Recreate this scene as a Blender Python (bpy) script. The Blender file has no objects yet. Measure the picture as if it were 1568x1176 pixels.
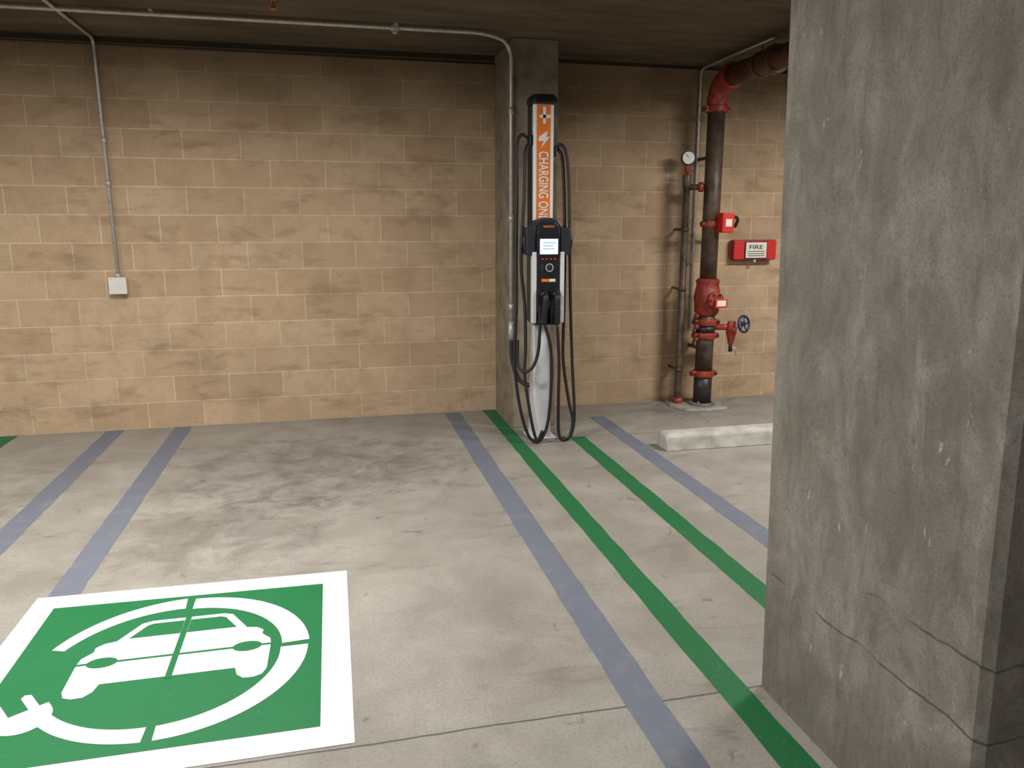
import bpy, math, bmesh, random
from mathutils import Vector, Matrix
random.seed(4)
sc=bpy.context.scene
sc.view_settings.view_transform='Standard'
COL=bpy.context.collection
CEIL=2.85; WY=6.30

# ---------------------------------------------------------------- materials
def srgb(r,g,b):
    f=lambda c:(c/12.92 if c<=.04045 else ((c+.055)/1.055)**2.4)
    return (f(r/255),f(g/255),f(b/255),1)
class NT:
    def __init__(s,name):
        s.m=bpy.data.materials.new(name); s.m.use_nodes=True; s.t=s.m.node_tree
        s.b=s.t.nodes['Principled BSDF']; s.co=None
    def n(s,t,**k):
        nd=s.t.nodes.new(t)
        for a,v in k.items(): setattr(nd,a,v)
        return nd
    def l(s,a,b): s.t.links.new(a,b)
    def coord(s):
        if not s.co: s.co=s.n('ShaderNodeTexCoord').outputs['Object']
        return s.co
    def mapped(s,scale=(1,1,1),loc=(0,0,0)):
        m=s.n('ShaderNodeMapping'); m.inputs['Scale'].default_value=scale; m.inputs['Location'].default_value=loc
        s.l(s.coord(),m.inputs['Vector']); return m.outputs[0]
    def noise(s,scale,detail=5,rough=.55,vec=None,dist=0):
        k=s.n('ShaderNodeTexNoise'); k.inputs['Scale'].default_value=scale; k.inputs['Detail'].default_value=detail
        k.inputs['Roughness'].default_value=rough; k.inputs['Distortion'].default_value=dist
        s.l(vec if vec else s.coord(),k.inputs['Vector']); return k.outputs['Fac']
    def ramp(s,fac,stops):
        r=s.n('ShaderNodeValToRGB'); e=r.color_ramp.elements
        while len(e)<len(stops): e.new(.5)
        for i,(p,c) in enumerate(stops):
            e[i].position=p; e[i].color=c if isinstance(c,tuple) else (c,c,c,1)
        s.l(fac,r.inputs[0]); return r.outputs[0]
    def math(s,op,a,b=None,c=None):
        m=s.n('ShaderNodeMath',operation=op)
        for i,v in enumerate((a,b,c)):
            if v is None: continue
            if isinstance(v,(int,float)): m.inputs[i].default_value=v
            else: s.l(v,m.inputs[i])
        return m.outputs[0]
    def mix(s,fac,a,b,mode='MIX'):
        m=s.n('ShaderNodeMix',data_type='RGBA',blend_type=mode)
        for sock,v in ((m.inputs[0],fac),(m.inputs[6],a),(m.inputs[7],b)):
            if isinstance(v,(int,float)): sock.default_value=v
            elif isinstance(v,tuple): sock.default_value=v
            else: s.l(v,sock)
        return m.outputs[2]
    def sep(s):
        x=s.n('ShaderNodeSeparateXYZ'); s.l(s.coord(),x.inputs[0]); return x.outputs
    def bump(s,h,strength=.3,dist=.01):
        b=s.n('ShaderNodeBump'); b.inputs['Strength'].default_value=strength; b.inputs['Distance'].default_value=dist
        s.l(h,b.inputs['Height']); s.l(b.outputs[0],s.b.inputs['Normal'])
    def out(s,col,rough=.8,metal=0.,spec=None):
        if isinstance(col,tuple): s.b.inputs['Base Color'].default_value=col
        else: s.l(col,s.b.inputs['Base Color'])
        if isinstance(rough,(int,float)): s.b.inputs['Roughness'].default_value=rough
        else: s.l(rough,s.b.inputs['Roughness'])
        s.b.inputs['Metallic'].default_value=metal
        if spec is not None: s.b.inputs['Specular IOR Level'].default_value=spec
        return s.m

def simple(name,rgb,rough=.5,metal=0.,var=.12,scale=25,bump=0):
    t=NT(name); c=srgb(*rgb)
    n=t.noise(scale,4)
    dark=tuple(x*(1-var*2) for x in c[:3])+(1,); lite=tuple(min(1,x*(1+var)) for x in c[:3])+(1,)
    col=t.ramp(n,[(.3,dark),(.7,lite)])
    if bump: t.bump(n,bump,.003)
    return t.out(col,rough,metal)
def emit(name,rgb,strength):
    t=NT(name); t.out(srgb(*rgb),.4)
    t.b.inputs['Emission Color'].default_value=srgb(*rgb); t.b.inputs['Emission Strength'].default_value=strength
    return t.m

def m_block(axis):
    t=NT('painted_block_'+axis); o=t.sep()
    cb=t.n('ShaderNodeCombineXYZ'); t.l(o[0 if axis=='x' else 1],cb.inputs[0]); t.l(o[2],cb.inputs[1])
    def brick(c1,c2,mo,ms,bias=0):
        b=t.n('ShaderNodeTexBrick'); b.offset=.5; b.offset_frequency=2
        b.inputs['Color1'].default_value=c1; b.inputs['Color2'].default_value=c2; b.inputs['Mortar'].default_value=mo
        b.inputs['Scale'].default_value=1; b.inputs['Mortar Size'].default_value=ms; b.inputs['Mortar Smooth'].default_value=.3
        b.inputs['Bias'].default_value=bias; b.inputs['Brick Width'].default_value=.4064; b.inputs['Row Height'].default_value=.2032
        t.l(cb.outputs[0],b.inputs['Vector']); return b
    b=brick(srgb(196,171,141),srgb(181,155,125),srgb(214,195,168),.005,-.1)
    n1=t.noise(1.1,5,.6); n2=t.noise(6,7,.7,dist=.4); n3=t.noise(130,3,.6)
    col=b.outputs['Color']
    col=t.mix(t.ramp(n1,[(.45,0.),(.72,.35)]),col,srgb(140,117,91))
    col=t.mix(t.ramp(n2,[(.35,.35),(.55,0.)]),col,srgb(154,129,101))
    sm=t.noise(1,6,.65,t.mapped((2.6,2.6,8)),dist=.3)
    col=t.mix(t.ramp(sm,[(.53,0.),(.70,.5)]),col,srgb(118,98,76))
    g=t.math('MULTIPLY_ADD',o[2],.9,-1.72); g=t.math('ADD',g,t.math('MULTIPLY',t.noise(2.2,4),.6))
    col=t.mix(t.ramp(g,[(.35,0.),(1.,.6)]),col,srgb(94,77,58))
    col=t.mix(t.ramp(n3,[(.38,.22),(.52,0.)]),col,srgb(110,90,68))
    h=t.math('MULTIPLY_ADD',b.outputs['Fac'],-.9,t.math('MULTIPLY',n3,.35))
    t.bump(h,.5,.006)
    return t.out(col,.88,0,.25)

def m_floor(tint=None,name='floor_concrete',wear=(.36,.6),speck=.55,base=.35):
    t=NT(name)
    big=t.noise(.55,5,.6); mid=t.noise(2.6,7,.65,dist=.4); fine=t.noise(90,3); spot=t.noise(7,5,.65,dist=.8)
    col=t.ramp(mid,[(.25,srgb(132,127,118)),(.5,srgb(150,145,136)),(.75,srgb(167,162,153))])
    col=t.mix(t.ramp(big,[(.35,.3),(.6,0.)]),col,srgb(126,120,110))
    stain=t.noise(1,7,.7,t.mapped((2.0,5.6,1),(3.1,1.7,0)),dist=.9)
    col=t.mix(t.ramp(stain,[(.57,0.),(.66,.38)]),col,srgb(100,93,83))
    col=t.mix(t.ramp(spot,[(.64,0.),(.69,.5)]),col,srgb(86,80,72))
    st2=t.noise(1,5,.75,t.mapped((16,16,1),(9.1,4,0)),dist=.3)
    col=t.mix(t.ramp(st2,[(.68,0.),(.72,.65)]),col,srgb(66,60,55))
    col=t.mix(t.ramp(st2,[(.24,.5),(.32,0.)]),col,srgb(186,182,172))
    o=t.sep()
    def patch(px,py,sx,sy,am):
        dx=t.math('MULTIPLY',t.math('SUBTRACT',o[0],px),sx); dy=t.math('MULTIPLY',t.math('SUBTRACT',o[1],py),sy)
        r=t.math('ADD',t.math('MULTIPLY',dx,dx),t.math('MULTIPLY',dy,dy))
        r=t.math('ADD',r,t.math('MULTIPLY',t.noise(4.5,7,.75,dist=.8),3.2))
        return t.ramp(t.math('MULTIPLY',r,.33),[(.46,am),(.72,0.)])
    for a in ((-.1,5.0,.7,.95,.62),(-.6,4.0,1.2,1.4,.5),(2.9,6.0,1.5,2.2,.55),(1.45,5.35,2.2,2.2,.5),(-2.6,4.6,.8,1.0,.45)):
        col=t.mix(patch(*a),col,srgb(88,81,73))
    if tint is None:
        for (ax,val) in ((1,2.12),(1,-3.0),(0,-4.9)):
            d=t.math('ABSOLUTE',t.math('ADD',t.math('SUBTRACT',o[ax],val),t.math('MULTIPLY_ADD',t.noise(3,3),.02,-.01)))
            col=t.mix(t.ramp(t.math('MULTIPLY',d,100),[(.25,.8),(.55,0.)]),col,srgb(62,56,50))
    col=t.mix(t.ramp(fine,[(.35,.25),(.55,0.)]),col,srgb(98,92,84))
    if tint is not None:
        w=t.ramp(t.noise(9,7,.75),[(wear[0],base),(wear[1],1.)])
        w2=t.ramp(t.noise(60,3,.6),[(.3,speck),(.42,1.)])
        col=t.mix(t.math('MULTIPLY',w,w2),col,tint)
    t.bump(t.math('ADD',mid,t.math('MULTIPLY',fine,.3)),.15,.006)
    return t.out(col,t.ramp(mid,[(.3,.5),(.7,.72)]),0,.35)

def m_column():
    t=NT('board_formed_concrete_column'); o=t.sep()
    big=t.noise(1.9,6,.65); streak=t.noise(1,7,.62,t.mapped((7,11,3.4)),dist=.7); fine=t.noise(140,3,.6)
    blot=t.noise(1,6,.7,t.mapped((10,20,8),(3,2,5)),dist=.3)
    mott=t.noise(1,7,.7,t.mapped((4,5,3.5),(1,7,2)),dist=1.0)
    col=t.ramp(big,[(.3,srgb(112,108,98)),(.55,srgb(128,124,115)),(.75,srgb(144,141,133))])
    col=t.mix(t.ramp(mott,[(.40,.45),(.52,0.)]),col,srgb(96,92,82))
    col=t.mix(t.ramp(mott,[(.54,0.),(.66,.4)]),col,srgb(154,151,143))
    col=t.mix(t.ramp(streak,[(.36,.5),(.50,0.)]),col,srgb(92,88,78))
    col=t.mix(t.ramp(streak,[(.57,0.),(.70,.4)]),col,srgb(162,159,151))
    col=t.mix(t.ramp(blot,[(.65,0.),(.70,.6)]),col,srgb(184,181,173))
    col=t.mix(t.ramp(blot,[(.28,.5),(.36,0.)]),col,srgb(84,80,70))
    # splash grime at the foot
    gz=t.math('ADD',t.math('MULTIPLY',o[2],-1.1),t.math('MULTIPLY',t.noise(5,6,.7),1.0))
    col=t.mix(t.ramp(gz,[(.0,0.),(.45,.35)]),col,srgb(92,86,74))
    col=t.mix(t.ramp(fine,[(.36,.35),(.5,0.)]),col,srgb(78,74,66))
    for z0,amp,ms in ((.60,.10,4.1),(.42,.09,2.7)):
        w=t.math('MULTIPLY_ADD',t.noise(3.2,4,.55),amp,-amp/2)
        d=t.math('ABSOLUTE',t.math('SUBTRACT',t.math('ADD',o[2],w),z0))
        mk=t.math('MULTIPLY',t.ramp(t.math('MULTIPLY',d,100),[(.12,.8),(.5,0.)]),t.ramp(t.noise(ms,3,.5),[(.44,0.),(.52,1.)]))
        col=t.mix(mk,col,srgb(62,58,51))
    t.bump(t.math('ADD',t.math('MULTIPLY',streak,1.),t.math('MULTIPLY',fine,.25)),.3,.01)
    return t.out(col,.82,0,.3)

def m_ceiling():
    t=NT('ceiling_concrete')
    a=t.noise(1,6,.6,t.mapped((1.2,5,1)),dist=.4); f=t.noise(60,4)
    col=t.ramp(a,[(.3,srgb(84,73,60)),(.6,srgb(106,95,80)),(.8,srgb(124,112,94))])
    col=t.mix(t.ramp(f,[(.35,.35),(.55,0.)]),col,srgb(60,50,40))
    t.bump(a,.4,.02)
    return t.out(col,.9,0,.2)

M={}
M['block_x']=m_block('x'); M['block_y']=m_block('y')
M['floor']=m_floor(); M['column']=m_column(); M['ceil']=m_ceiling()
M['blue']=m_floor(srgb(106,111,124),'worn_blue_paint',(.28,.5),.85,.6)
M['green']=m_floor(srgb(30,102,58),'worn_green_paint',(.22,.42),.85,.7)
M['sgreen']=m_floor(srgb(20,108,60),'fresh_green_paint',(.05,.15),.92,.9)
M['swhite']=m_floor(srgb(210,209,212),'fresh_white_paint',(.10,.22),.92,.85)
M['pil']=simple('pilaster_concrete',(132,121,103),.85,0,.22,6,.3)
M['joint']=simple('joint_sealant',(52,44,30),.8)
M['galv']=simple('galvanised_conduit',(196,196,193),.4,.4,.12,30)
M['galvd']=simple('dull_conduit',(92,84,72),.5,.4,.12,30)
M['box']=simple('white_box_paint',(214,212,206),.45,0,.04)
M['black']=simple('black_plastic',(26,27,32),.42,0,.15)
M['rubber']=simple('black_cable_rubber',(30,30,32),.5,0,.1)
M['dkgrey']=simple('charcoal_plastic',(44,47,56),.4,0,.1)
M['silver']=simple('silver_white_shell',(214,215,219),.35,.0,.03)
M['orange']=simple('orange_panel',(236,128,52),.4,0,.04)
M['white']=simple('white_graphic',(242,242,241),.45,0,.02)
M['screen']=emit('lcd_screen',(200,224,255),1.6)
M['screentxt']=emit('lcd_text',(120,160,215),.8)
M['led']=emit('red_led',(255,50,40),1.2)
M['pipe']=simple('dark_iron_pipe',(88,73,61),.5,.15,.35,10,.2)
M['pipeb']=simple('black_iron_pipe',(54,51,49),.45,.2,.3,14,.2)
M['rust']=simple('rusty_brown_pipe',(104,70,52),.55,.1,.3,9,.2)
M['redp']=simple('red_pipe_fitting',(152,56,42),.5,.0,.3,20,.1)
M['redbox']=simple('red_enclosure',(206,44,38),.4,0,.05)
M['steelgrey']=simple('grey_flange',(130,128,122),.5,.2,.15)
M['bluew']=simple('blue_handwheel',(38,50,92),.4,.1,.1)
M['label']=simple('paper_label',(228,224,214),.6,0,.05,60)
M['stop']=simple('wheel_stop_concrete',(180,177,169),.85,0,.16,9,.4)
M['pad']=simple('grout_concrete',(150,145,135),.85,0,.2,9,.4)
M['tube']=emit('fluorescent_tube',(255,244,226),6)
M['fix']=simple('fixture_enamel',(220,220,216),.5)
M['brass']=simple('orange_sprinkler',(196,104,36),.4,.3,.1)
M['ink']=simple('dark_ink',(30,30,34),.6)

# ---------------------------------------------------------------- geometry helpers
def mk(name,me,mat,parent=None,smooth=False,bev=0,seg=2):
    o=bpy.data.objects.new(name,me); COL.objects.link(o)
    if mat: me.materials.append(M[mat])
    if smooth:
        for p in me.polygons: p.use_smooth=True
    if bev:
        b=o.modifiers.new('bev','BEVEL'); b.width=bev; b.segments=seg; b.limit_method='ANGLE'
    if parent: o.parent=parent
    return o
def empty(name):
    e=bpy.data.objects.new(name,None); COL.objects.link(e); e.empty_display_size=.1; return e
def box(name,x0,x1,y0,y1,z0,z1,mat,parent=None,bev=0,seg=2):
    me=bpy.data.meshes.new(name)
    v=[(x,y,z) for z in (z0,z1) for y in (y0,y1) for x in (x0,x1)]
    f=[(0,2,3,1),(4,5,7,6),(0,1,5,4),(2,6,7,3),(0,4,6,2),(1,3,7,5)]
    me.from_pydata(v,[],f); me.update()
    return mk(name,me,mat,parent,False,bev,seg)
def cyl(name,p0,p1,r,mat,parent=None,r1=None,n=24,bev=0):
    p0=Vector(p0);p1=Vector(p1);d=p1-p0
    bm=bmesh.new()
    bmesh.ops.create_cone(bm,cap_ends=True,segments=n,radius1=r,radius2=r if r1 is None else r1,depth=d.length)
    q=Vector((0,0,1)).rotation_difference(d.normalized())
    bmesh.ops.transform(bm,matrix=Matrix.Translation((p0+p1)/2)@q.to_matrix().to_4x4(),verts=bm.verts)
    me=bpy.data.meshes.new(name); bm.to_mesh(me); bm.free()
    for p in me.polygons: p.use_smooth=len(p.vertices)==4
    o=mk(name,me,mat,parent)
    if bev:
        b=o.modifiers.new('bev','BEVEL'); b.width=bev; b.segments=2; b.limit_method='ANGLE'; b.angle_limit=math.radians(50)
    return o
def catmull(pts,k=8):
    P=[Vector(p) for p in pts]; P=[P[0]*2-P[1]]+P+[P[-1]*2-P[-2]]; out=[]
    for i in range(1,len(P)-2):
        a,b,c,d=P[i-1:i+3]
        for j in range(k):
            t=j/k
            out.append(.5*((2*b)+(c-a)*t+(2*a-5*b+4*c-d)*t*t+(3*b-a-3*c+d)*t**3))
    out.append(P[-2]); return out
def tube(name,pts,r,mat,parent=None,smooth=False,n=12):
    if smooth: pts=catmull(pts)
    pts=[Vector(p) for p in pts]; m=len(pts)
    v=[];f=[]; up=None
    for i,p in enumerate(pts):
        t=(pts[min(i+1,m-1)]-pts[max(i-1,0)]).normalized()
        if up is None:
            up=t.orthogonal().normalized()
        up=(up-t*up.dot(t)).normalized(); s=t.cross(up)
        for k in range(n):
            a=2*math.pi*k/n; v.append(p+r*(math.cos(a)*up+math.sin(a)*s))
    for i in range(m-1):
        for k in range(n):
            f.append((i*n+k,i*n+(k+1)%n,(i+1)*n+(k+1)%n,(i+1)*n+k))
    f.append(tuple(range(n))[::-1]); f.append(tuple((m-1)*n+k for k in range(n)))
    me=bpy.data.meshes.new(name); me.from_pydata(v,[],f); me.update()
    o=mk(name,me,mat,parent,True); return o
def bend(pts,rad=.1,k=6):
    """round the corners of a polyline"""
    P=[Vector(p) for p in pts]; out=[P[0]]
    for a,b,c in zip(P,P[1:],P[2:]):
        r=min(rad,(a-b).length*.49,(c-b).length*.49)
        s=b+(a-b).normalized()*r; e=b+(c-b).normalized()*r
        for j in range(k+1):
            t=j/k; out.append((1-t)**2*s+2*t*(1-t)*b+t*t*e)
    out.append(P[-1]); return out
def poly(name,pts,z,mat,parent=None):
    """flat painted polygon on the floor"""
    bm=bmesh.new(); vs=[bm.verts.new((x,y,z)) for x,y in pts]; f=bm.faces.new(vs)
    bm.normal_update()
    if f.normal.z<0: f.normal_flip()
    bmesh.ops.triangulate(bm,faces=bm.faces[:])
    me=bpy.data.meshes.new(name); bm.to_mesh(me); bm.free(); return mk(name,me,mat,parent)
def prism(name,outline,y0,y1,mat,parent=None,bev=0):
    """outline in (x,z) extruded along y"""
    n=len(outline); v=[(x,y0,z) for x,z in outline]+[(x,y1,z) for x,z in outline]
    f=[tuple(range(n)),tuple(range(2*n-1,n-1,-1))]+[(i,n+i,n+(i+1)%n,(i+1)%n) for i in range(n)]
    me=bpy.data.meshes.new(name); me.from_pydata(v,[],f); me.update()
    bm=bmesh.new(); bm.from_mesh(me); bmesh.ops.recalc_face_normals(bm,faces=bm.faces[:]); bm.to_mesh(me); bm.free()
    return mk(name,me,mat,parent,False,bev)
def loft(name,secs,mat,parent=None,n=28,ex=4):
    """stack of super-ellipse sections (cx,cy,z,hx,hy)"""
    v=[];f=[]
    for cx,cy,z,hx,hy in secs:
        for k in range(n):
            a=2*math.pi*k/n; c,s=math.cos(a),math.sin(a)
            v.append((cx+hx*math.copysign(abs(c)**(2/ex),c),cy+hy*math.copysign(abs(s)**(2/ex),s),z))
    for i in range(len(secs)-1):
        for k in range(n): f.append((i*n+k,i*n+(k+1)%n,(i+1)*n+(k+1)%n,(i+1)*n+k))
    f.append(tuple(range(n))[::-1]); f.append(tuple((len(secs)-1)*n+k for k in range(n)))
    me=bpy.data.meshes.new(name); me.from_pydata(v,[],f); me.update()
    o=mk(name,me,mat,parent,True)
    b=o.modifiers.new('es','EDGE_SPLIT'); b.split_angle=math.radians(50)
    return o
def torus(name,c,R,r,normal,mat,parent=None,n=32,m=10):
    q=Vector((0,0,1)).rotation_difference(Vector(normal).normalized()); v=[];f=[]
    for i in range(n):
        a=2*math.pi*i/n
        for j in range(m):
            b=2*math.pi*j/m
            p=Vector(((R+r*math.cos(b))*math.cos(a),(R+r*math.cos(b))*math.sin(a),r*math.sin(b)))
            v.append(Vector(c)+q@p)
    for i in range(n):
        for j in range(m):
            f.append((i*m+j,((i+1)%n)*m+j,((i+1)%n)*m+(j+1)%m,i*m+(j+1)%m))
    me=bpy.data.meshes.new(name); me.from_pydata(v,[],f); me.update(); return mk(name,me,mat,parent,True)
def text(name,body,origin,right,up,height,mat,parent=None,length=None):
    cu=bpy.data.curves.new(name,'FONT'); cu.body=body; cu.size=1; cu.extrude=0.0
    cu.align_x='LEFT'; cu.offset=.012
    o=bpy.data.objects.new(name+'_tmp',cu); COL.objects.link(o)
    dg=bpy.context.evaluated_depsgraph_get(); me=bpy.data.meshes.new_from_object(o.evaluated_get(dg))
    bpy.data.objects.remove(o)
    xs=[v.co.x for v in me.vertices]; ys=[v.co.y for v in me.vertices]
    x0,x1,y0,y1=min(xs),max(xs),min(ys),max(ys)
    sy=height/(y1-y0); sx=(length/(x1-x0)) if length else sy
    R=Vector(right);U=Vector(up);O=Vector(origin)
    for v in me.vertices: v.co=O+R*((v.co.x-x0)*sx)+U*((v.co.y-y0)*sy)
    me.materials.clear(); return mk(name,me,mat,parent)

# ---------------------------------------------------------------- room shell
XL,XR,YB=-8.5,9.5,-7
box('floor',XL,XR,YB,WY+.2,-.15,0,'floor')
box('ceiling',XL,XR,YB,WY+.2,CEIL,CEIL+.2,'ceil')
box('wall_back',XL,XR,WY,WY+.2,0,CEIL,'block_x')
box('bounce_wall_left',XL-.2,XL,YB,WY+.2,0,CEIL,'block_y')  # unseen side and rear walls, added to close the open garage for bounce light
box('bounce_wall_right',XR,XR+.2,YB,WY+.2,0,CEIL,'block_y')
box('bounce_wall_front',XL,XR,YB-.2,YB,0,CEIL,'block_x')
box('trim_1',XL,1.335,WY-.012,WY-.0005,2.815,CEIL-.001,'joint')
box('trim_2',1.67,XR,WY-.012,WY-.0005,2.825,CEIL-.001,'joint')

# pilaster
box('concrete_pilaster',1.335,1.67,5.65,WY-.001,.0005,CEIL-.001,'pil',bev=.008)
# big column in the foreground (slightly out of plumb)
me=bpy.data.meshes.new('concrete_column')
def cx(z): return 1.375-.030*z
v=[];H=CEIL-.001
nz=12
for i in range(nz+1):
    z=.0005+(H-.0005)*i/nz
    ch=.02
    ring=[(cx(z),1.24+ch),(cx(z)+ch,1.24),(1.90,1.24),(1.92,1.26),(1.92,2.115),(1.90,2.135),(cx(z)+ch,2.135),(cx(z),2.135-ch)]
    v+=[(a,b,z) for a,b in ring]
f=[]
for i in range(nz):
    for k in range(8): f.append((i*8+k,i*8+(k+1)%8,(i+1)*8+(k+1)%8,(i+1)*8+k))
f.append(tuple(range(8))[::-1]); f.append(tuple(nz*8+k for k in range(8)))
me.from_pydata(v,[],f); me.update(); mk('concrete_column',me,'column')

# ---------------------------------------------------------------- floor markings
def stripe(name,x0,x1,y0,y1,mat):
    pts=[];n=40
    for i in range(n+1): pts.append((x0+random.uniform(-.003,.003),y0+(y1-y0)*i/n))
    for i in range(n,-1,-1): pts.append((x1+random.uniform(-.003,.003),y0+(y1-y0)*i/n))
    bm=bmesh.new(); V=[bm.verts.new((x,y,.0012)) for x,y in pts]; N=len(V)
    for i in range(n): bm.faces.new((V[i],V[i+1],V[N-2-i],V[N-1-i]))
    bmesh.ops.recalc_face_normals(bm,faces=bm.faces[:])
    for fc in bm.faces:
        if fc.normal.z<0: fc.normal_flip()
    me=bpy.data.meshes.new(name); bm.to_mesh(me); bm.free(); mk(name,me,mat)
stripe('blue_parking_line',-1.73,-1.60,1.2,WY-.02,'blue')
stripe('blue_parking_line',-1.235,-1.11,3.38,WY-.02,'blue')
stripe('blue_parking_line',.885,1.015,.3,WY-.04,'blue')
stripe('blue_parking_line',2.03,2.155,.8,5.85,'blue')
stripe('green_parking_line',1.215,1.325,.3,WY-.01,'green')
stripe('green_parking_line',1.685,1.80,2.2,5.30,'green')
stripe('green_parking_line',-2.46,-2.34,1.2,WY-.01,'green')

ev=empty('ev_charging_floor_marking')
poly('white_border',[(-1.272,2.136),(.008,2.136),(.012,3.365),(-1.27,3.39)],.0016,'swhite',ev)
poly('green_field',[(-1.172,2.24),(-.096,2.24),(-.094,3.252),(-1.173,3.275)],.0024,'sgreen',ev)
C=(-.615,2.754)
def arc(name,a0,a1,ro,w0,w1,z,mat,n=30):
    o=[];i_=[]
    for k in range(n+1):
        t=k/n;a=math.radians(a0+(a1-a0)*t);w=w0+(w1-w0)*t
        o.append((C[0]+ro*math.cos(a),C[1]+ro*math.sin(a))); i_.append((C[0]+(ro-w)*math.cos(a),C[1]+(ro-w)*math.sin(a)))
    bm=bmesh.new(); A=[bm.verts.new((x,y,z)) for x,y in o]; B=[bm.verts.new((x,y,z)) for x,y in i_]
    for k in range(n): 
        fc=bm.faces.new((A[k],A[k+1],B[k+1],B[k]))
    bm.normal_update()
    for fc in bm.faces:
        if fc.normal.z<0: fc.normal_flip()
    me=bpy.data.meshes.new(name); bm.to_mesh(me); bm.free(); mk(name,me,mat,ev)
arc('ring_top_left',160,94,.485,.05,.09,.0032,'swhite')
arc('ring_top_right',90,4,.475,.09,.1,.0032,'swhite')
arc('ring_bottom_right',0,-88,.47,.1,.075,.0032,'swhite')
arc('ring_bottom_left',-92,-152,.47,.075,.05,.0032,'swhite')
cxx=-.617
def P2(l): return [(cxx+a,b) for a,b in l]
half=[(0,3.07),(.135,3.07),(.17,3.055),(.235,2.935),(.275,2.925),(.30,2.90),(.298,2.87),(.33,2.83),(.335,2.79),(.332,2.62),(.318,2.585),(.29,2.572),(.255,2.574),(.232,2.60),(.222,2.645),(0,2.645)]
poly('car_body_right',P2(half),.0032,'swhite',ev)
poly('car_body_left',P2([(-a,b) for a,b in half]),.0032,'swhite',ev)
w=[(.012,3.045),(.125,3.045),(.145,3.035),(.195,2.945),(.012,2.945)]
poly('windshield_right',P2(w),.004,'sgreen',ev)
poly('windshield_left',P2([(-a,b) for a,b in w]),.004,'sgreen',ev)
poly('stencil_bridge_vertical',P2([(-.011,2.63),(.011,2.63),(.011,3.08),(-.011,3.08)]),.004,'sgreen',ev)
poly('stencil_bridge_horizontal',P2([(-.34,2.781),(.34,2.781),(.34,2.793),(-.34,2.793)]),.0041,'sgreen',ev)
for s,nm in ((1,'headlight_right'),(-1,'headlight_left')):
    poly(nm,[(cxx+s*.25+.052*math.cos(a*math.pi/12),2.787+.034*math.sin(a*math.pi/12)) for a in range(24)],.0043,'sgreen',ev)
pc=Vector((-1.03,2.50)); d=Vector((-.55,.835)); e=Vector((.835,.55))
pts=[pc+e*.088+d*.03]+[pc+e*.088*math.cos(a)-d*.088*math.sin(a)*1.05 for a in [math.pi*k/14 for k in range(15)]]+[pc-e*.088+d*.03]
poly('plug_body',[tuple(q) for q in pts],.0036,'swhite',ev)
for s,nm in ((.045,'plug_prong_right'),(-.045,'plug_prong_left')):
    q=pc+e*s
    poly(nm,[tuple(q+e*.016+d*.03),tuple(q+e*.016+d*.115),tuple(q+d*.128),tuple(q-e*.016+d*.115),tuple(q-e*.016+d*.03)],.0036,'swhite',ev)

# ---------------------------------------------------------------- wheel stop
n_=[(4.78,.0005),(4.80,.095),(4.825,.12),(4.925,.12),(4.95,.095),(4.975,.0005)]
v=[];X=[2.235,2.26,2.6,3.2,3.8,4.0,4.03]
for x in X:
    e_=.012 if x in(X[0],X[-1]) else 0
    v+=[(x,y,z-(e_*1.5 if z>.05 else 0)) for y,z in n_]
f=[]
for i in range(len(X)-1):
    for k in range(6): f.append((i*6+k,i*6+(k+1)%6,(i+1)*6+(k+1)%6,(i+1)*6+k))
f+=[tuple(range(6)),tuple((len(X)-1)*6+k for k in range(5,-1,-1))]
me=bpy.data.meshes.new('w'); me.from_pydata(v,[],f); me.update()
bm=bmesh.new(); bm.from_mesh(me); bmesh.ops.recalc_face_normals(bm,faces=bm.faces[:]); bm.to_mesh(me); bm.free()
mk('concrete_wheel_stop',me,'stop',bev=.006)

# ---------------------------------------------------------------- conduits
c=empty('ceiling_conduit')
pth=bend([(XL+.3,5.50,2.825),(1.10,5.47,2.825),(1.312,5.615,2.80),(1.312,5.62,2.4),(1.312,5.62,.73)],.14,8)
tube('conduit_run',pth,.0135,'galv',c)
for x in (-2.6,.49): cyl('coupling',(x-.03,5.478,2.825),(x+.03,5.478,2.825),.02,'galv',c)
for x in (-3.4,-1.0,.5): 
    box('strap',x-.012,x+.012,5.45,5.505,2.838,CEIL-.0005,'galv',c)
box('strap_tab',.475,.505,5.462,5.494,2.79,2.85,'galv',c,.003)
for z in (2.35,1.6,.95): cyl('coupling',(1.312,5.62,z-.025),(1.312,5.62,z+.025),.019,'galv',c)
cyl('end_fitting',(1.312,5.62,.70),(1.312,5.62,.84),.021,'galv',c)
tube('flex_whip',[(1.312,5.62,.71),(1.315,5.60,.55),(1.36,5.56,.40),(1.45,5.5,.36),(1.478,5.44,.36)],.015,'rubber',c,True)

c=empty('wall_outlet_conduit')
tube('conduit_run',bend([(-1.545,4.3,2.832),(-1.54,6.28,2.832),(-1.535,6.28,1.16)],.07,8),.0115,'galv',c)
box('ceiling_box',-1.60,-1.49,4.2,4.31,2.80,CEIL-.0005,'galvd',c,.004)
for z in (2.15,1.85): cyl('coupling',(-1.536,6.28,z-.02),(-1.536,6.28,z+.02),.0165,'galv',c)
cyl('box_connector',(-1.535,6.28,1.165),(-1.535,6.28,1.20),.018,'galv',c)
box('junction_box',-1.588,-1.478,6.235,6.2995,1.055,1.168,'box',c,.006)
box('cover_plate',-1.594,-1.472,6.228,6.236,1.050,1.173,'box',c,.003)
for x,z in((-1.575,1.155),(-1.49,1.068)): cyl('screw',(x,6.2285,z),(x,6.226,z),.004,'galv',c,n=10)

c=empty('wall_head_conduit')
tube('thin_conduit',[(XL+.1,6.275,2.79),(-2.5,6.275,2.79),(1.33,6.275,2.79)],.008,'galvd',c)

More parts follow.
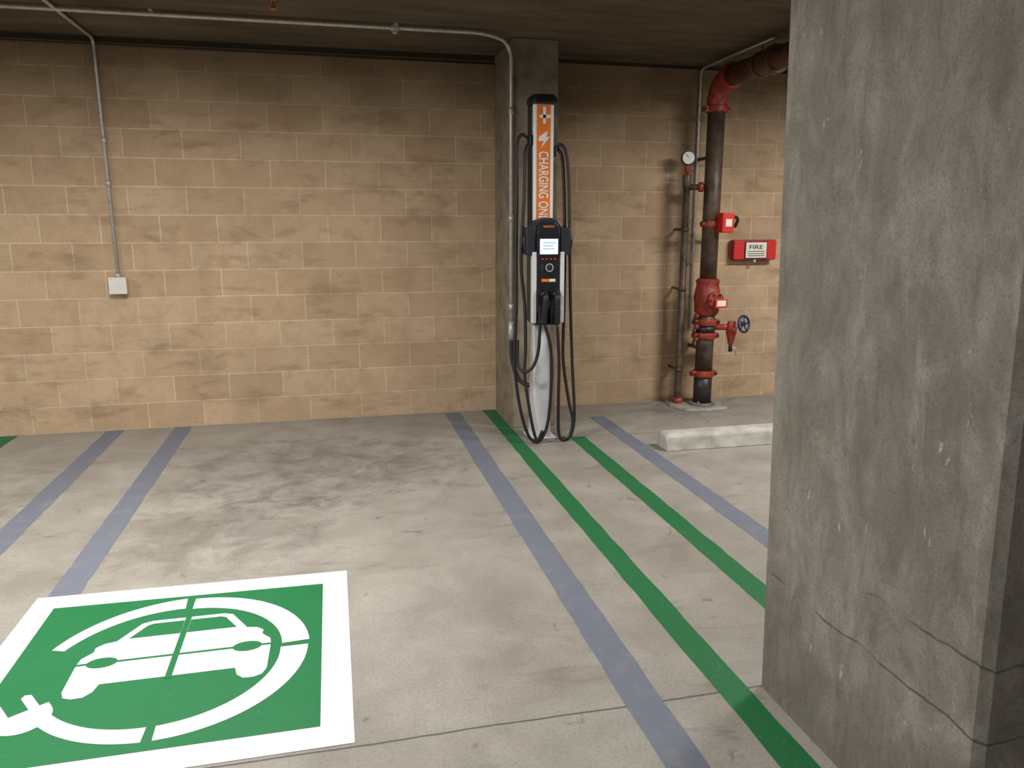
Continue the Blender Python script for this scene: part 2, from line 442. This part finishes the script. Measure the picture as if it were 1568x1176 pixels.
c=empty('fire_sprinkler')
cyl('drop_pipe',(-.24,4.82,2.849),(-.24,4.82,2.80),.018,'rust',c)
cyl('escutcheon',(-.24,4.82,2.849),(-.24,4.82,2.825),.04,'brass',c,.03)
cyl('sprinkler_body',(-.24,4.82,2.80),(-.24,4.82,2.775),.016,'brass',c)
for s in(-1,1): tube('frame_arm',[(-.24+s*.012,4.82,2.78),(-.24+s*.02,4.82,2.76),(-.24+s*.004,4.82,2.735)],.003,'brass',c)
cyl('glass_bulb',(-.24,4.82,2.775),(-.24,4.82,2.74),.004,'redp',c,n=10)
cyl('deflector',(-.24,4.82,2.737),(-.24,4.82,2.733),.02,'brass',c)

# ---------------------------------------------------------------- EV charger
ch=empty('ev_charging_station')
X0,Y0=1.478,5.40
box('base_plate',X0-.10,X0+.10,Y0-.11,Y0+.11,.0005,.012,'silver',ch,.004)
loft('pedestal',[(X0,Y0,.010,.078,.085),(X0,Y0,.03,.076,.083),(X0,Y0,.45,.068,.08),(X0,Y0,.88,.06,.075)],'silver',ch,ex=3)
box('mast_back',X0-.085,X0+.085,Y0-.03,Y0+.07,.86,2.365,'black',ch,.012)
box('mast_front_panel',X0-.073,X0+.073,Y0-.055,Y0-.028,1.56,2.365,'white',ch,.006)
box('orange_graphic',X0-.05,X0+.048,Y0-.0575,Y0-.054,1.56,2.355,'orange',ch)
yf=Y0-.0590
def fr(n,x0,x1,z0,z1,mat='white',y=yf): box(n,x0,x1,y,y+.0025,z0,z1,mat,ch)
fr('cross_vertical',X0-.006,X0+.014,2.235,2.345); fr('cross_horizontal',X0-.03,X0+.047,2.272,2.292)
prism('lightning_bolt',[(X0-.03,2.15),(X0+.03,2.19),(X0+.018,2.145),(X0+.045,2.15),(X0-.022,2.07),(X0+.0,2.12),(X0-.04,2.12)],yf,yf+.002,'white',ch)
text('panel_lettering','CHARGING ONLY',(X0-.034,yf-.0005,2.05),(0,0,-1),(1,0,0),.07,'white',ch,.50)
loft('mast_cap',[(X0,Y0,2.362,.088,.085),(X0,Y0,2.368,.096,.095),(X0,Y0,2.405,.094,.093),(X0,Y0,2.425,.075,.075),(X0,Y0,2.43,.04,.04)],'black',ch,ex=5)
for s,z,nm in((-1,2.13,'cord_arm_left'),(1,2.06,'cord_arm_right')):
    box(nm,X0+s*.08-.02,X0+s*.08+.02,Y0-.05,Y0+.03,z-.04,z+.03,'black',ch,.008)
hy0,hy1=5.19,5.37
oc=X0
prism('head_shell',[(oc-.112,.885),(oc-.112,1.50),(oc-.10,1.55),(oc-.07,1.585),(oc-.03,1.60),(oc+.03,1.60),(oc+.07,1.585),(oc+.10,1.55),(oc+.112,1.50),(oc+.112,.885),(oc+.09,.86),(oc-.09,.86)],hy0+.02,hy1,'dkgrey',ch,.008)
for s,nm in((-1,'side_trim_left'),(1,'side_trim_right')):
    box(nm,oc+s*.1-.016,oc+s*.1+.016,hy0+.000,hy0+.05,.875,1.37,'silver',ch,.006)
prism('face_panel',[(oc-.082,.95),(oc-.082,1.50),(oc-.07,1.55),(oc-.04,1.572),(oc+.04,1.572),(oc+.07,1.55),(oc+.082,1.50),(oc+.082,.95)],hy0,hy0+.03,'black',ch,.006)
for s,nm in((-1,'holster_shoulder_left'),(1,'holster_shoulder_right')):
    a,b=sorted((oc+s*.09,oc+s*.158))
    prism(nm,[(a,1.36),(a,1.52),(a+.006,1.535),(b-.006,1.535),(b,1.52),(b,1.36),(b-.015,1.345),(a+.015,1.345)],hy0+.01,hy0+.13,'dkgrey',ch,.008)
    tube(nm+'_grip',[(oc+s*.15,hy0+.05,1.50),(oc+s*.165,hy0+.03,1.45),(oc+s*.155,hy0+.03,1.38)],.016,'black',ch,True)
box('screen_bezel',oc-.078,oc+.078,hy0-.006,hy0+.002,1.335,1.475,'black',ch,.003)
box('lcd_screen',oc-.064,oc+.064,hy0-.008,hy0-.005,1.355,1.458,'screen',ch)
for i,z in enumerate((1.432,1.412,1.392)):
    box('screen_text',oc-.045,oc+(.045,.03,.04)[i],hy0-.0085,hy0-.0078,z-.004,z+.004,'screentxt',ch)
for i in range(4): cyl('status_led',(oc-.045+.03*i,hy0-.001,1.322),(oc-.045+.03*i,hy0-.004,1.322),.0042,'led',ch,n=12)
text('brand_lettering','station',(oc-.04,hy0-.001,1.535),(1,0,0),(0,0,1),.018,'orange',ch,.08)
cyl('card_reader',(oc+.005,hy0+.002,1.262),(oc+.005,hy0-.006,1.262),.03,'dkgrey',ch)
torus('card_reader_ring',(oc+.005,hy0-.005,1.262),.026,.003,(0,1,0),'silver',ch)
box('card_slot_left',oc-.06,oc-.035,hy0-.003,hy0,1.24,1.29,'dkgrey',ch)
box('id_label',oc-.05,oc-.0,hy0-.002,hy0,1.165,1.185,'orange',ch); box('id_label_white',oc+.004,oc+.05,hy0-.002,hy0,1.165,1.185,'label',ch)
for s,nm in((-.042,'connector_left'),(.042,'connector_right')):
    cyl(nm+'_socket',(oc+s,hy0+.01,1.09),(oc+s,hy0-.02,1.085),.036,'black',ch,bev=.003)
    cyl(nm+'_nozzle',(oc+s,hy0-.01,1.09),(oc+s,hy0-.07,1.07),.027,'black',ch)
    tube(nm+'_handle',[(oc+s,hy0-.03,1.08),(oc+s,hy0-.075,1.07),(oc+s,hy0-.085,1.03),(oc+s*1.1,hy0-.07,.95),(oc+s*1.2,hy0-.055,.88)],.021,'rubber',ch,True)
    box(nm+'_holster',oc+s-.034,oc+s+.034,hy0-.03,hy0+.02,.865,1.00,'black',ch,.01)
R=.0115
def cab(n,pts,r=R): tube(n,[(X0+a,y,z) for a,z,y in pts],r,'rubber',ch,True,10)
cab('cable_left_drop',[(-.09,2.13,5.38),(-.15,2.16,5.37),(-.185,2.08,5.36),(-.19,1.8,5.34),(-.20,1.4,5.32),(-.205,1.0,5.29),(-.225,.6,5.26),(-.20,.32,5.24),(-.15,.10,5.22),(-.10,.02,5.2),(-.05,.03,5.18),(.0,.16,5.17),(.02,.45,5.16),(.01,.7,5.15),(-.04,.88,5.135)])
cab('cable_left_inner',[(-.075,2.10,5.38),(-.13,2.05,5.34),(-.145,1.75,5.31),(-.172,1.3,5.29),(-.15,1.0,5.27),(-.15,.7,5.24),(-.16,.5,5.22),(-.12,.2,5.2),(-.09,.06,5.19),(-.07,.03,5.18),(-.04,.1,5.17)])
cab('cable_left_loop',[(-.20,.75,5.27),(-.205,.6,5.25),(-.17,.53,5.22),(-.11,.56,5.2),(-.07,.68,5.19),(-.055,.88,5.2)])
cab('cable_right_drop',[(.09,2.07,5.38),(.12,2.10,5.36),(.155,2.06,5.34),(.175,1.9,5.32),(.18,1.5,5.29),(.185,1.0,5.26),(.20,.55,5.24),(.215,.20,5.22),(.19,.05,5.21),(.14,.013,5.2),(.09,.06,5.19),(.08,.3,5.18),(.075,.6,5.16),(.05,.88,5.135)])
cab('cable_right_inner',[(.11,2.08,5.38),(.14,2.0,5.36),(.15,1.7,5.33),(.15,1.3,5.3),(.14,.9,5.27),(.13,.6,5.24),(.17,.3,5.22),(.20,.15,5.21),(.17,.03,5.2),(.12,.03,5.2)])

# ---------------------------------------------------------------- fire riser
r=empty('fire_riser_pipe'); RX,RY=3.11,6.0
prism_pts=[(RX-.22,RY-.15),(RX-.05,RY-.19),(RX+.17,RY-.16),(RX+.20,RY+.1),(RX+.15,RY+.27),(RX-.25,RY+.27),(RX-.29,RY+.05)]
me=bpy.data.meshes.new('grout_pad'); k_=len(prism_pts)
me.from_pydata([(x,y,.0005) for x,y in prism_pts]+[(RX+(x-RX)*.93,RY+(y-RY)*.93,.022) for x,y in prism_pts],[],
   [tuple(range(k_))[::-1],tuple(range(k_,2*k_))]+[(i,(i+1)%k_,k_+(i+1)%k_,k_+i) for i in range(k_)]); me.update()
mk('grout_pad',me,'pad',r,bev=.006)
cyl('floor_flange',(RX,RY,.021),(RX,RY,.042),.115,'steelgrey',r,bev=.004)
for k in range(4):
    a=math.pi/4+k*math.pi/2; cyl('flange_bolt',(RX+.095*math.cos(a),RY+.095*math.sin(a),.03),(RX+.095*math.cos(a),RY+.095*math.sin(a),.06),.01,'steelgrey',r,n=6)
cyl('riser_foot',(RX,RY,.03),(RX,RY,.30),.077,'pipeb',r,n=32)
cyl('riser_lower',(RX,RY,.29),(RX,RY,.86),.074,'pipe',r,n=32)
cyl('riser_upper',(RX,RY,1.05),(RX,RY,2.50),.070,'pipe',r,n=32)
def coupling(z,mat='redp',R=.09):
    cyl('coupling_body',(RX,RY,z-.028),(RX,RY,z+.028),R,mat,r,n=32,bev=.008)
    for s in(-1,1):
        box('coupling_lug',RX+s*(R+.005)-.02,RX+s*(R+.005)+.02,RY-.03,RY+.03,z-.022,z+.022,mat,r,.006)
        cyl('coupling_bolt',(RX+s*(R+.01),RY-.05,z),(RX+s*(R+.01),RY+.05,z),.008,'pipeb',r,n=8)
coupling(.295); coupling(.625); coupling(.74,'redp',.092); coupling(2.47)
me_=loft('check_valve_body',[(RX,RY,.80,.08,.08),(RX,RY,.83,.10,.10),(RX,RY,.88,.098,.11),(RX,RY,.95,.105,.125),(RX,RY,1.02,.095,.105),(RX,RY,1.06,.09,.09),(RX,RY,1.09,.098,.098),(RX,RY,1.11,.08,.08)],'redp',r,ex=2.3)
cyl('valve_cover',(RX+.01,RY-.09,.935),(RX+.01,RY-.15,.935),.07,'redp',r,bev=.006)
for k in range(6):
    a=k*math.pi/3; cyl('cover_bolt',(RX+.01+.055*math.cos(a),RY-.15,.935+.055*math.sin(a)),(RX+.01+.055*math.cos(a),RY-.16,.935+.055*math.sin(a)),.009,'pipeb',r,n=6)
box('valve_tag',RX-.01,RX+.10,RY-.17,RY-.162,.875,.95,'redbox',r,.002); box('valve_tag_paper',RX+.005,RX+.085,RY-.173,RY-.17,.89,.938,'label',r)
cyl('black_band',(RX,RY,.655),(RX,RY,.71),.08,'pipeb',r,n=32)
cyl('drain_outlet',(RX+.05,RY-.03,.70),(RX+.23,RY-.08,.70),.026,'redp',r)
loft('angle_valve_body',[(RX+.20,RY-.08,.56,.024,.024),(RX+.20,RY-.08,.60,.03,.03),(RX+.20,RY-.08,.65,.045,.045),(RX+.20,RY-.08,.71,.045,.045),(RX+.20,RY-.08,.75,.03,.03)],'redp',r,ex=2)
cyl('valve_stem',(RX+.20,RY-.09,.70),(RX+.265,RY-.16,.735),.014,'galv',r)
wc=Vector((RX+.265,RY-.165,.735)); wn=Vector((.35,-.9,.15)).normalized()
torus('handwheel_rim',wc,.068,.010,wn,'bluew',r)
cyl('handwheel_hub',wc-wn*.012,wc+wn*.012,.018,'bluew',r)
u=wn.orthogonal().normalized(); w_=wn.cross(u)
for k in range(5):
    a=k*2*math.pi/5; cyl('handwheel_spoke',wc,wc+(u*math.cos(a)+w_*math.sin(a))*.066,.006,'bluew',r,n=8)
cyl('drain_pipe',(RX+.20,RY-.08,.57),(RX+.20,RY-.08,.49),.016,'pipeb',r)
tube('drain_lever',[(RX+.20,RY-.08,.53),(RX+.235,RY-.10,.52),(RX+.245,RY-.10,.46)],.006,'galv',r)
for z in (.80,.705,.60):
    tube('trim_line',bend([(RX-.06,RY-.03,z),(RX-.125,RY-.04,z),(RX-.13,RY-.04,z-.06)],.02),.012,'pipeb',r)
    cyl('trim_union',(RX-.09,RY-.034,z),(RX-.12,RY-.04,z),.02,'redp',r,n=8)
cyl('switch_saddle',(RX,RY,1.535),(RX,RY,1.585),.082,'redp',r,n=32,bev=.005)
box('flow_switch_housing',RX+.015,RX+.125,RY-.17,RY-.05,1.49,1.65,'redbox',r,.012)
box('switch_label',RX+.045,RX+.10,RY-.173,RY-.1695,1.54,1.60,'label',r)
cyl('saddle_nipple',(RX-.10,RY-.02,1.56),(RX-.06,RY-.02,1.56),.022,'redp',r)
tube('switch_hose',[(RX+.12,RY-.11,1.60),(RX+.17,RY-.10,1.615),(RX+.21,RY-.06,1.59),(RX+.235,RY+.02,1.54)],.014,'rubber',r,True)
PZ=2.69
pts=[(RX,RY,2.46)]+[(RX,RY-.19+.19*math.cos(a),2.50+.19*math.sin(a)) for a in [math.pi/2*k/10 for k in range(11)]]
tube('elbow',pts,.082,'redp',r,n=28)
cyl('elbow_coupling',(RX,RY-.19,PZ),(RX,RY-.25,PZ),.1,'redp',r,n=32,bev=.008)
cyl('horizontal_main',(RX,RY-.2,PZ),(RX,1.5,PZ),.08,'rust',r,n=32)
cyl('main_coupling',(RX,5.2,PZ),(RX,5.13,PZ),.1,'rust',r,n=32,bev=.008)
for y in (5.35,3.4): torus('pipe_hanger',(RX,y,PZ),.086,.006,(0,1,0),'galvd',r); cyl('hanger_rod',(RX,y,PZ+.085),(RX,y,CEIL-.001),.006,'galvd',r,n=8)
GX,GY=2.925,6.10
tube('test_pipe',bend([(GX,GY,1.92),(GX,GY,.10),(GX+.0,GY-.0,.04)],.05),.028,'pipe',r)
cyl('test_pipe_foot',(GX,GY,.0005),(GX,GY,.07),.045,'redp',r)
cyl('tee_cap',(GX,GY,1.86),(GX,GY,1.96),.036,'pipe',r,bev=.006)
cyl('tee_branch',(GX,GY,1.86),(RX,RY+.0,1.86),.024,'pipe',r)
cyl('branch_union',(RX-.10,RY+.054,1.86),(RX-.065,RY+.035,1.86),.04,'redp',r)
cyl('gauge_stem',(GX,GY,1.95),(GX,GY,2.05),.01,'brass',r)
cyl('gauge_cock',(GX,GY,1.975),(GX,GY,2.01),.02,'redp',r); cyl('gauge_cock_handle',(GX-.0,GY,1.99),(GX+.05,GY-.01,1.99),.007,'redp',r)
gn=Vector((-.2,-1,0)).normalized(); gc=Vector((GX,GY,2.095))
cyl('gauge_case',gc-gn*.02,gc+gn*.02,.056,'pipeb',r); cyl('gauge_dial',gc+gn*.018,gc+gn*.023,.049,'label',r)
cyl('gauge_needle',gc+gn*.024,gc+gn*.024+Vector((-.02,.004,.03)),.002,'ink',r,n=6)
for z in(.30,1.0,1.5): cyl('pipe_clamp',(GX,GY,z),(GX,GY,z+.03),.034,'pipe',r); cyl('clamp_standoff',(GX,GY,z+.015),(GX,WY-.001,z+.015),.01,'pipe',r,n=8)
for z in (.5,2.1): cyl('riser_bracket',(RX,RY,z),(RX,WY-.001,z),.015,'galvd',r)

c=empty('alarm_conduit')
tube('conduit_run',bend([(3.10,5.2,2.835),(3.097,6.285,2.83),(3.10,6.285,2.0),(3.105,6.285,.65)],.07,8),.0115,'galv',c)
box('junction_box',3.01,3.085,6.22,6.2995,1.225,1.33,'box',c,.005)

b=empty('fire_alarm_panel')
box('enclosure',3.45,3.86,6.20,6.2995,1.255,1.42,'redbox',b,.008)
box('black_gasket',3.445,3.865,6.23,6.25,1.25,1.425,'black',b,.003)
box('notice_frame',3.55,3.765,6.192,6.2005,1.262,1.412,'ink',b)
box('notice_paper',3.558,3.757,6.189,6.1935,1.27,1.404,'label',b)
text('notice_text','FIRE',(3.59,6.1885,1.345),(1,0,0),(0,0,1),.035,'ink',b,.13)
for z in(1.325,1.305,1.287): box('notice_line',3.575,3.74,6.1882,6.1889,z-.003,z+.003,'ink',b)
cyl('key_lock',(3.66,6.215,1.255),(3.66,6.215,1.225),.014,'galv',b)

# ---------------------------------------------------------------- lights
def fixture(x,y,power,L=1.2,along='y',col=(1,.95,.87)):
    e=empty('fluorescent_light_fixture')
    hx,hy=((.09,L/2) if along=='y' else (L/2,.09))
    box('housing',x-hx,x+hx,y-hy,y+hy,CEIL-.07,CEIL-.0005,'fix',e,.008)
    for s in(-.04,.04):
        if along=='y': cyl('tube',(x+s,y-L/2+.03,CEIL-.09),(x+s,y+L/2-.03,CEIL-.09),.013,'tube',e,n=12)
        else: cyl('tube',(x-L/2+.03,y+s,CEIL-.09),(x+L/2-.03,y+s,CEIL-.09),.013,'tube',e,n=12)
    l=bpy.data.lights.new('lamp','AREA'); l.shape='RECTANGLE'; l.size=2*hx; l.size_y=2*hy; l.energy=power; l.color=col
    o=bpy.data.objects.new('lamp',l); o.location=(x,y,CEIL-.11); COL.objects.link(o); o.parent=e
fixture(-.9,3.5,114,along='x',col=(1,.97,.93))
fixture(4.0,3.7,126,along='x',col=(1,.97,.93))
fixture(-1.6,.2,98,along='y',col=(.95,.97,1))
fixture(-4.6,3.3,130,along='x',col=(1,.97,.93))
fixture(6.5,-1,80,along='x')
fixture(-3.5,-4,80,along='x')
w=bpy.data.worlds.new('World'); sc.world=w; w.use_nodes=True
w.node_tree.nodes['Background'].inputs[0].default_value=(.5,.48,.45,1); w.node_tree.nodes['Background'].inputs[1].default_value=.2

# ---------------------------------------------------------------- camera
F=1178.0
cam=bpy.data.cameras.new('camera'); co=bpy.data.objects.new('camera',cam); COL.objects.link(co)
cam.sensor_width=36; cam.lens=36*F/1568; cam.clip_start=.05
co.location=(0,0,1.55); co.rotation_euler=(math.pi/2-math.atan(243/F),0,-math.radians(13.2))
sc.camera=co
